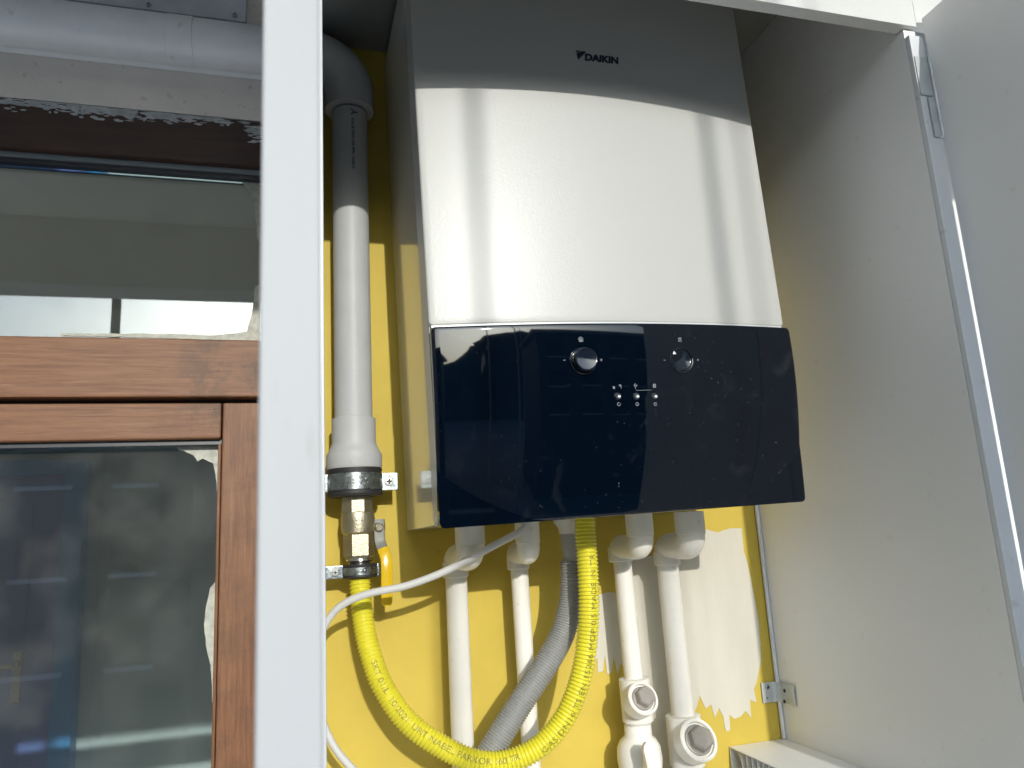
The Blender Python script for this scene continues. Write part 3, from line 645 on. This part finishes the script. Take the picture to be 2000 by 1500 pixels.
b = NB(); lathe(b, lc+Vector((0, -.0002, 0)), (0, -1, .1), [(0, .0052), (.002, .0050), (.003, .0035)], 24); obj('tap_screw', b, 'chrome', t3, True)
t4, pb, d, r = wpipe('thick white water pipe farthest right, ending in a large plugged strainer', (1323, 1375, 1010, 1044), 0, (1281, 1326, 1072, 1104), (1285, 1323, 1110), (1315, 1353, 1402), -.120, -.048, False)
b = NB(); tube_prof(b, pb+Vector((0, 0, .004)), d, [(0, r*1.4), (.001, r*1.55), (.06, r*1.55), (.062, r*1.4), (.30, r*1.4)], 40); obj('strainer_body', b, 'pipe_white', t4, True)
hexplug(t4, A(1366, 1444, -.086)-ax*.0205, .0258, .0160, ax)
b = NB(); tube_prof(b, A(1345, 1000, -.118), Vector((0, 0, -1)), [(0, .010), (.018, .010)], 24); obj('metal_nipple', b, 'zinc', t4, True)

# ------------------------------------------------------------ white cable
cp_ = [(1030, 1012, -.13), (1024, 1030, -.132), (1004, 1045, -.135), (960, 1068, -.138), (905, 1098, -.136), (850, 1124, -.130), (790, 1145, -.122), (730, 1157, -.114), (690, 1170, -.108), (660, 1188, -.102), (640, 1212, -.098), (622, 1250, -.094), (612, 1300, -.09), (615, 1360, -.088), (632, 1415, -.088), (655, 1462, -.09), (690, 1503, -.092), (740, 1550, -.09)]
b = NB(); p, _ = spline([A(*q) for q in cp_], 160); tube(b, p, .0042, 16); tag(obj('power_cable', b, 'cable_white', None, True), 'thin white cable curving from the boiler underside across the valve lever to the left', 'cable')

# ============================================================ BOILER
BC = Vector((.352, -.25, 1.62)); ANG = R(-1.3)
RB = Matrix.Translation(BC) @ Matrix.Rotation(ANG, 4, 'Y') @ Matrix.Translation(-BC)
boiler = thing('boiler', 'white wall-hung boiler with curved front and glossy black control panel', 'boiler', BC)
boiler.matrix_basis = Matrix.Translation(BC) @ Matrix.Rotation(ANG, 4, 'Y')
LOCAL = Matrix.Translation(-BC)          # mesh points are given unrotated, then moved into the boiler's frame
def bobj(name, bm, m, parent=None, smooth=False, label=None, angle=35):
    for v in bm.verts: v.co = LOCAL @ v.co
    me_o = obj(name, bm, m, None, smooth, label, angle)
    me_o.parent = parent or boiler
    return me_o
BX0, BX1, BXM, HW = .139, .5655, .352, .2133
ZB, ZS, ZT = 1.5185, 1.7235, 2.19
def yf(x): return -.2495 - .017*(1-((x-BXM)/HW)**2)
def yk(x, z): tt = (ZS-z)/(ZS-ZB); return yf(x) - .0085 + .026*tt*tt
def loc(px, py, surf):                    # boiler-frame point under a pixel on a front surface
    y = -.26
    for _ in range(8):
        d = ray(px, py); e = RB.inverted() @ EYE; dd = RB.inverted().to_3x3() @ d
        q = e + dd*((y-e.y)/dd.y); y = surf(q.x, q.z)
    return q
def shell(surf, x0, x1, z0, z1, back, nx=40, nz=30, rc=.004, re=.0022):
    """curved front with rounded rim and side skirts"""
    b = NB()
    def ring(inset, dy):
        pts = []
        xa, xb, za, zb_ = x0+inset, x1-inset, z0+inset, z1-inset; rr = max(rc-inset, .0005)
        for cxx, czz, a0 in ((xb-rr, zb_-rr, 0), (xa+rr, zb_-rr, 90), (xa+rr, za+rr, 180), (xb-rr, za+rr, 270)):
            for k in range(5): a = R(a0+k*22.5); pts.append((cxx+rr*math.cos(a), czz+rr*math.sin(a)))
        out = []
        for i in range(len(pts)):
            u, v = pts[i], pts[(i+1) % len(pts)]; L = math.hypot(v[0]-u[0], v[1]-u[1]); kk = 24 if L > .05 else 1
            for j in range(kk): out.append((u[0]+(v[0]-u[0])*j/kk, u[1]+(v[1]-u[1])*j/kk))
        return out, dy
    R_ = [ring(0, None), ring(0, re), ring(re*.3, re*.3), ring(re, 0), ]
    rows = []
    for (pts, dy) in R_:
        rows.append([b.verts.new((x, back if dy is None else surf(x, z)+dy, z)) for x, z in pts])
    for u, v in zip(rows, rows[1:]):
        n = len(u)
        for k in range(n): b.faces.new((u[k], u[(k+1) % n], v[(k+1) % n], v[k]))
    b.faces.new(rows[0][::-1])
    # face: concentric rings shrinking to the centre line
    inner = rows[-1]; xc, zc2 = (x0+x1)/2, (z0+z1)/2
    prev = inner
    for s in (.97, .9, .8, .68, .55, .42, .3, .18, .08):
        cur = []
        for v in inner:
            x = xc+(v.co.x-xc)*s; z = zc2+(v.co.z-zc2)*s; cur.append(b.verts.new((x, surf(x, z), z)))
        n = len(cur)
        for k in range(n): b.faces.new((prev[k], prev[(k+1) % n], cur[(k+1) % n], cur[k]))
        prev = cur
    c = b.verts.new((xc, surf(xc, zc2), zc2)); n = len(prev)
    for k in range(n): b.faces.new((prev[k], prev[(k+1) % n], c))
    return b
b = NB(); box(b, (BX0+.0025, -.004, ZB+.004), (BX1-.0025, -.205, ZT), .0015); bobj('casing', b, 'boiler_side', None, True, 'glossy white side casing')
b = NB(); box(b, (BX0+.0008, -.2062, ZB+.006), (BX1-.0008, -.2445, ZT-.001), .0018); bobj('front_frame', b, 'trim_grey', None, True)
def widen(b, f):
    for v in b.verts:
        k_ = max(0, (v.co.x-BXM)/HW); v.co.x += f(v.co.z)*k_**3
    return b
cover = bobj('front_cover', widen(shell(lambda x, z: yf(x), BX0, BX1, ZS+.0022, ZT, -.2446, rc=.005), lambda z: .0035*max(0, 1-(z-ZS)/(ZT-ZS))), 'boiler_white', None, True, None, 50)
b = NB()
xs = [BX0+.002+(BX1-BX0-.004)*i/40 for i in range(41)]
for u, v in zip(xs, xs[1:]):
    q = [b.verts.new((x, y, z)) for x in (u, v) for y in (yf(x)-.002, -.2446) for z in (ZS-.0006, ZS+.0019)]
    for f in ((0, 1, 5, 4), (2, 3, 7, 6), (1, 3, 7, 5), (0, 2, 6, 4)): b.faces.new([q[i] for i in f])
bobj('seam_strip', b, 'trim_grey')
def pf(z): t_ = (ZS-z)/(ZS-ZB); return .0035+.0075*t_-.0110*t_*t_
panel = bobj('control_panel', widen(shell(yk, BX0+.0006, BX1+.0006, ZB, ZS-.001, -.2446, rc=.005), pf), 'panel_black', None, True, None, 50)
SK = lambda x, z: yk(x, z); SW = lambda x, z: yf(x)
# logo
def on(surf, off): return lambda x, y, z: Vector((x, surf(x, z)-off+y, z))
a0 = loc(1125, 98.5, SW); a1 = loc(1145, 101, SW); a2 = loc(1128, 117, SW)
b = NB()
def P2(s, u): # skewed triangle coordinates
    return (a0.x+(a1.x-a0.x)*s+(a2.x-a0.x)*u, a0.z+(a1.z-a0.z)*s+(a2.z-a0.z)*u)
tri = [P2(0, .30), P2(.62, 0.0), P2(1.0, 0.0), P2(0.05, 1.0)]
prism(b, tri, 0, .0002, on(SW, .0003)); prism(b, [P2(0, 0), P2(.50, 0), P2(0, .22)], 0, .0002, on(SW, .0003)); logo = bobj('logo', b, 'navy_print', cover)
l0 = loc(1142, 117.5, SW); l1 = loc(1209, 124, SW)
b = text_mesh('DAIKIN', .010, .00052, .12, .00012); w0, w1 = width(b); ys = [v.co.y for v in b.verts]; h1 = max(ys)
hgt = abs(loc(1143, 104.5, SW).z-l0.z); sx_ = (l1.x-l0.x)/(w1-w0); sz_ = hgt/h1
for v in b.verts:
    x = l0.x+(v.co.x-w0)*sx_; z = l0.z+v.co.y*sz_; v.co = Vector((x, yf(x)-.0003-v.co.z, z))
bobj('logo_text', b, 'navy_print', cover)
# knobs
def knob(px, py, r, h, pointer):
    c = loc(px, py, SK); ax = Vector((0, -1, 0))
    b = NB(); c2 = Vector((c.x, yk(c.x, c.z)+.004, c.z)); q = .004
    lathe(b, c2, ax, [(0, r*1.16), (q+.0007, r*1.16), (q+.0011, r*1.11), (q+.0009, r*1.06), (q-.001, r*1.03)], 64); bobj('knob_ring', b, 'knob_black', panel, True)
    b = NB(); lathe(b, c2, ax, [(0, r), (q+h-.0015, r), (q+h-.0005, r*.97), (q+h, r*.91), (q+h-.0004, r*.86), (q+h-.0006, 0)], 64); kn = bobj('knob', b, 'knob_black', panel, True)
    if pointer:
        p = loc(1317, 689, SK); s = .0022
        b = NB(); prism(b, [(p.x-s, p.z-s*.7), (p.x+s, p.z-s*.7), (p.x, p.z+s)], c2.y-q-h-.0002, c2.y-q-h+.0003); bobj('pointer', b, 'white_paint', kn)
    return c
k1 = knob(1139, 705, .0126, .0105, False); k2 = knob(1331, 703, .0122, .0006, True)
# buttons
for px in (1206.5, 1242.5, 1278):
    c = loc(px, 773.5, SK); b = NB(); yy = yk(c.x, c.z)
    lathe(b, (c.x, yy+.002, c.z), (0, -1, 0), [(0, .0042), (.0023, .0042), (.0026, .0038), (.0022, .0035)], 32); rg = bobj('button_ring', b, 'knob_black', panel, True)
    b = NB(); lathe(b, (c.x, yy+.002, c.z), (0, -1, 0), [(0, .0033), (.0024, .0033), (.0034, .0029), (.0030, .0018), (.0026, .0002)], 32); bobj('button', b, 'button_metal', panel, True)
# printed symbols, drawn as small strokes
def strokes(c, segs, w=.0004, sc=.001):
    b = NB(); mp = on(SK, .00025)
    for s in segs:
        if len(s) == 4 and not isinstance(s[0], tuple):
            x0, z0, x1, z1 = [q*sc for q in s]; dx, dz = x1-x0, z1-z0; L = math.hypot(dx, dz) or 1e-9; nx, nz_ = -dz/L*w/2, dx/L*w/2
            prism(b, [(c.x+x0+nx, c.z+z0+nz_), (c.x+x1+nx, c.z+z1+nz_), (c.x+x1-nx, c.z+z1-nz_), (c.x+x0-nx, c.z+z0-nz_)], 0, .0001, mp)
    return bobj('printed_symbol', b, 'icon_print', panel)
def arc_s(r, a0, a1, n=10, cx=0, cz=0): 
    return [(cx+r*math.cos(R(a0+(a1-a0)*i/n)), cz+r*math.sin(R(a0+(a1-a0)*i/n)), cx+r*math.cos(R(a0+(a1-a0)*(i+1)/n)), cz+r*math.sin(R(a0+(a1-a0)*(i+1)/n))) for i in range(n)]
def sy_(px, py, segs, w=.0004): strokes(loc(px, py, SK), segs, w)
house = [(-3, .5, 0, 3), (0, 3, 3, .5)] + [(x, -2.6, x, .6) for x in (-1.8, -1, -.2, .6, 1.4)] + [(2.4, -2.6, 2.4, -.2), (-1.8, .6, 1.4, .6), (-1.8, -2.4, 1.4, -2.4)]
sy_(1134, 663, house, .0004)
tap = [(1.8, 2.6, 1.8, -2.6), (1.8, 2.4, -1.2, 1.8), (-1.2, 1.8, -1.8, .4), (-.8, 1.0, 1.2, 1.2), (-1.4, -.2, -1.2, -1.2), (-.4, -.2, -.2, -1.2), (.4, -.2, .2, -1.6), (-1.6, -1.6, -.6, -2.0)]
sy_(1327, 664, tap, .0006)
for px in (1102, 1298): sy_(px, 703.5, [(-1.3, 0, 1.3, 0)], .0005)
for px in (1174, 1363): sy_(px, 703, [(-1.3, 0, 1.3, 0), (0, -1.3, 0, 1.3)], .0005)
sy_(1199, 757, [(x, -1.3, x, 1.1) for x in (-1, -.4, .2, .8)] + [(-1.2, .9, 1, .9), (-1.2, -1.1, 1, -1.1)], .0005)
sy_(1211, 755, [(1, 2, 1, -2), (1, 1.9, -1.3, 1.5), (1, 1.0, -.4, .2), (-1.3, 1.5, -.6, .6)], .0006)
sy_(1241, 754, [(-2, 1.2, 2, .8), (-1.6, 1, -.4, -1.4), (2, .8, -.4, -1.6), (-1, 2.4, -.6, 1.6), (0, 2.8, .2, 1.8), (-.2, -1.6, -.2, -3)], .0005)
sy_(1278, 754, [(-1.7, z, 1.7, z) for z in (2, 1.1, .2, -.7, -1.6)] + [(-1.4, 1.9, -1.2, -1.6), (1.2, 1.9, 1.4, -1.6)], .0005)
ca_, cb_ = loc(1243, 762.5, SK), loc(1272, 762.5, SK)
strokes(ca_, [(0, 0, (cb_.x-ca_.x)*1000, 0), (0, 0, 0, 1.0)], .0003)
sy_(1208.5, 789.5, arc_s(1.7, 60, 380), .0006)
sy_(1244.5, 789.5, arc_s(1.7, 40, 320) + [(0, 0, 2.2, 0)], .0006)
sy_(1280, 789, arc_s(1.7, 100, 350) + [(-.3, 0, 1.6, 1.6)], .0006)
sp_ = loc(865, 945, SK)
b = NB(); prism(b, [(sp_.x-.0015, sp_.z-.0022), (sp_.x+.0022, sp_.z), (sp_.x-.0015, sp_.z+.0022)], 0, .0001, on(SK, .0003)); bobj('arrow_mark', b, 'white_paint', panel)
sc_ = A(1042, 1022, -.2)
b = NB(); lathe(b, (A(1046, 1021, -.215).x, -.215, ZB+.006), (0, 0, -1), [(0, .004), (.005, .004), (.006, .003)], 18); bobj('fixing_screw', b, 'zinc', None, True)

# ============================================================ CABINET
cab = thing('wall_cabinet', 'white panel cabinet around the boiler with both doors swung open', 'cabinet', (.34, -.2, 1.2))
PX = .6665; ZC = 2.211; ZF = 2.043; YF = -.401
b = NB(); box(b, (PX, -.0015, .5), (PX+.0165, -.395, ZF-.0012), .0006); box(b, (PX, -.0015, ZF-.0012), (PX+.0165, -.384, 2.30), .0006); obj('right_panel', b, 'panel_white', cab, True)
b = NB(); box(b, (-.012, -.0015, 1.2), (.016, -.385, 2.14), .0006); obj('left_panel', b, 'panel_white', cab, True)
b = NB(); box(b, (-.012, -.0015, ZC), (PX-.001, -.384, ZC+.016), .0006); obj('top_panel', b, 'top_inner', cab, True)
b = NB(); box(b, (-.023, -.385, ZF), (.6805, YF, 2.30), .0007); obj('fascia', b, 'fascia_white', cab, True)
b = NB(); box(b, (.6812, -.386, ZF+.006), (.80, YF+.0005, 2.30), .0007); obj('fascia', b, 'fascia_white', cab, True)
b = NB(); box(b, (-.021, -.386, .5), (.0245, -.412, ZF-.001), .0012); obj('left_jamb', b, 'jamb_white', cab, True)
b = NB(); box(b, (PX, -.3953, .5), (PX+.0185, -.4015, ZF-.012), .0008); obj('right_jamb', b, 'jamb_white', cab, True)
# left door seen edge-on
b = NB(); box(b, (-.0085, -.425, .55), (.0080, -.79, 2.035), .0012, 3); ld = obj('door', b, 'door_edge', cab, True, 'left door seen edge-on as a pale upright')
for z in (1.99, 1.30): b = NB(); tube(b, [(.011, -.419, z-.03), (.011, -.419, z+.03)], .0032, 16); obj('hinge', b, 'hinge_steel', ld, True)
# right door, opened a little past square towards the inside
hg = Vector((PX+.0190, -.4000, 0)); th = R(-2.6)
RD = Matrix.Translation(hg) @ Matrix.Rotation(th, 4, 'Z')
def RDm(b):
    for v in b.verts: v.co = RD @ v.co
    return b
b = NB(); box(b, (.0, -.004, .55), (.0165, -.43, 2.052), .0010); rd = obj('door', RDm(b), 'panel_white', cab, True, 'right door standing open')
b = NB()
for py in (206, 488): 
    pass
def hinge(z0, z1, z2):
    b = NB(); box(b, (PX+.0008, -.4018, z1+.001), (PX+.0165, -.4032, z0), .0004); obj('hinge_leaf', b, 'hinge_steel', rd, True)
    b = NB(); box(b, (PX+.0085, -.4022, z2), (PX+.0185, -.4040, z1-.001), .0004); obj('hinge_leaf', b, 'hinge_steel', rd, True)
    b = NB(); tube(b, [(PX+.0187, -.4045, z2), (PX+.0187, -.4045, z0)], .0021, 14); obj('hinge_pin', b, 'hinge_steel', rd, True)
za = AX(1775, 130, PX+.01).z; zb2 = AX(1790, 205, PX+.01).z; zc3 = AX(1800, 285, PX+.01).z
hinge(za, zb2, zc3)
hinge(AX(1990, 1385, PX).z, AX(1990, 1440, PX).z, AX(2000, 1500, PX).z)
# bead in the inner corner
b = NB(); tube(b, [(PX-.0032, -.0040, 1.206), (PX-.0032, -.0040, ZC)], .0030, 14); obj('corner_bead', b, 'jamb_white', cab, True)
# hollow plastic shelf at the lower right
z1 = 1.2050; z0 = 1.172; xl = .5775
b = NB(); wt = .0016
box(b, (xl, -.0015, z1-wt), (PX-.0006, -.36, z1), .0004); box(b, (xl, -.0015, z0), (PX-.0006, -.36, z0+wt))
box(b, (xl, -.0015, z0+wt), (PX-.0006, -.0035, z1-wt))
y = -.028
while y > -.36: box(b, (xl+.0008, y, z0+wt), (PX-.0006, y-.0012, z1-wt)); y -= .0125
bc = [(0, z1-wt), (0, z0+wt)]
for i in range(9):
    a0_, a1_ = R(i*10), R((i+1)*10); r0 = .010
    ya, yb_ = -.026+r0-r0*math.sin(R(90)-a0_)*1, -.026+r0-r0*math.sin(R(90)-a1_)
    za_, zb_ = z1-wt-r0+r0*math.sin(a0_+R(0)), z1-wt-r0+r0*math.sin(a1_)
    box(b, (xl+.001, -.0255-.0006+r0*(1-math.cos(a0_)), za_-.0005), (PX-.0007, -.0255+.0006+r0*(1-math.cos(a1_)), zb_+.0005))
obj('hollow_shelf', b, 'panel_white', cab, False, 'cut end of a hollow plastic board')
# metal angle bracket in the corner
b0, b1 = A(1486, 1334, -.002), A(1486, 1374, -.002); bxl = b0.x
tb = thing('corner_bracket', 'small grey metal angle bracket joining the yellow wall to the right panel', 'bracket', (PX-.02, -.004, b0.z))
zt2, zb3 = b0.z, b1.z
prof_ = []
b = NB()
n = 14; pathb = [(bxl, -.0018)] + [(PX-.012+0*i, -.0018) for i in range(1)]
for i in range(8):
    a = R(i*90/7); pathb.append((PX-.0125+.0105*math.sin(a), -.0018-.0105*(1-math.cos(a))))
pathb.append((PX-.002, -.040))
rows = []
for x, yv in pathb: rows.append((x, yv))
vo = []; 
for i, (x, yv) in enumerate(rows):
    u = rows[max(0, i-1)]; w_ = rows[min(len(rows)-1, i+1)]; dx, dy = w_[0]-u[0], w_[1]-u[1]; L = math.hypot(dx, dy); nx, ny = dy/L*.0012, -dx/L*.0012
    vo.append([b.verts.new((x, yv, zt2)), b.verts.new((x, yv, zb3)), b.verts.new((x+nx, yv+ny, zb3)), b.verts.new((x+nx, yv+ny, zt2))])
for u, v in zip(vo, vo[1:]):
    for kk in range(4): b.faces.new((u[kk], u[(kk+1) % 4], v[(kk+1) % 4], v[kk]))
b.faces.new(vo[0]); b.faces.new(vo[-1][::-1]); obj('plate', b, 'hinge_steel', tb, True, None, 50)
for px, py, rr in ((1499, 1342, .0036), (1498, 1363, .0016)):
    c = A(px, py, -.003); b = NB(); lathe(b, (c.x, -.0028, c.z), (0, -1, 0), [(0, rr), (.0012, rr*.9), (.0018, rr*.5)], 20); sc = obj('screw', b, 'zinc', tb, True)
    b = NB(); lathe(b, (c.x, -.0044, c.z), (0, -1, 0), [(0, rr*.35), (.0004, rr*.3)], 12); obj('screw_slot', b, 'print_black', sc)
for py in (1349, 1370):
    c = AX(1532, py, PX-.0035); b = NB(); lathe(b, (PX-.0030, c.y, c.z), (-1, 0, 0), [(0, .0027), (.0006, .0025), (.0010, .0012)], 18); obj('screw', b, 'print_black', tb, True)
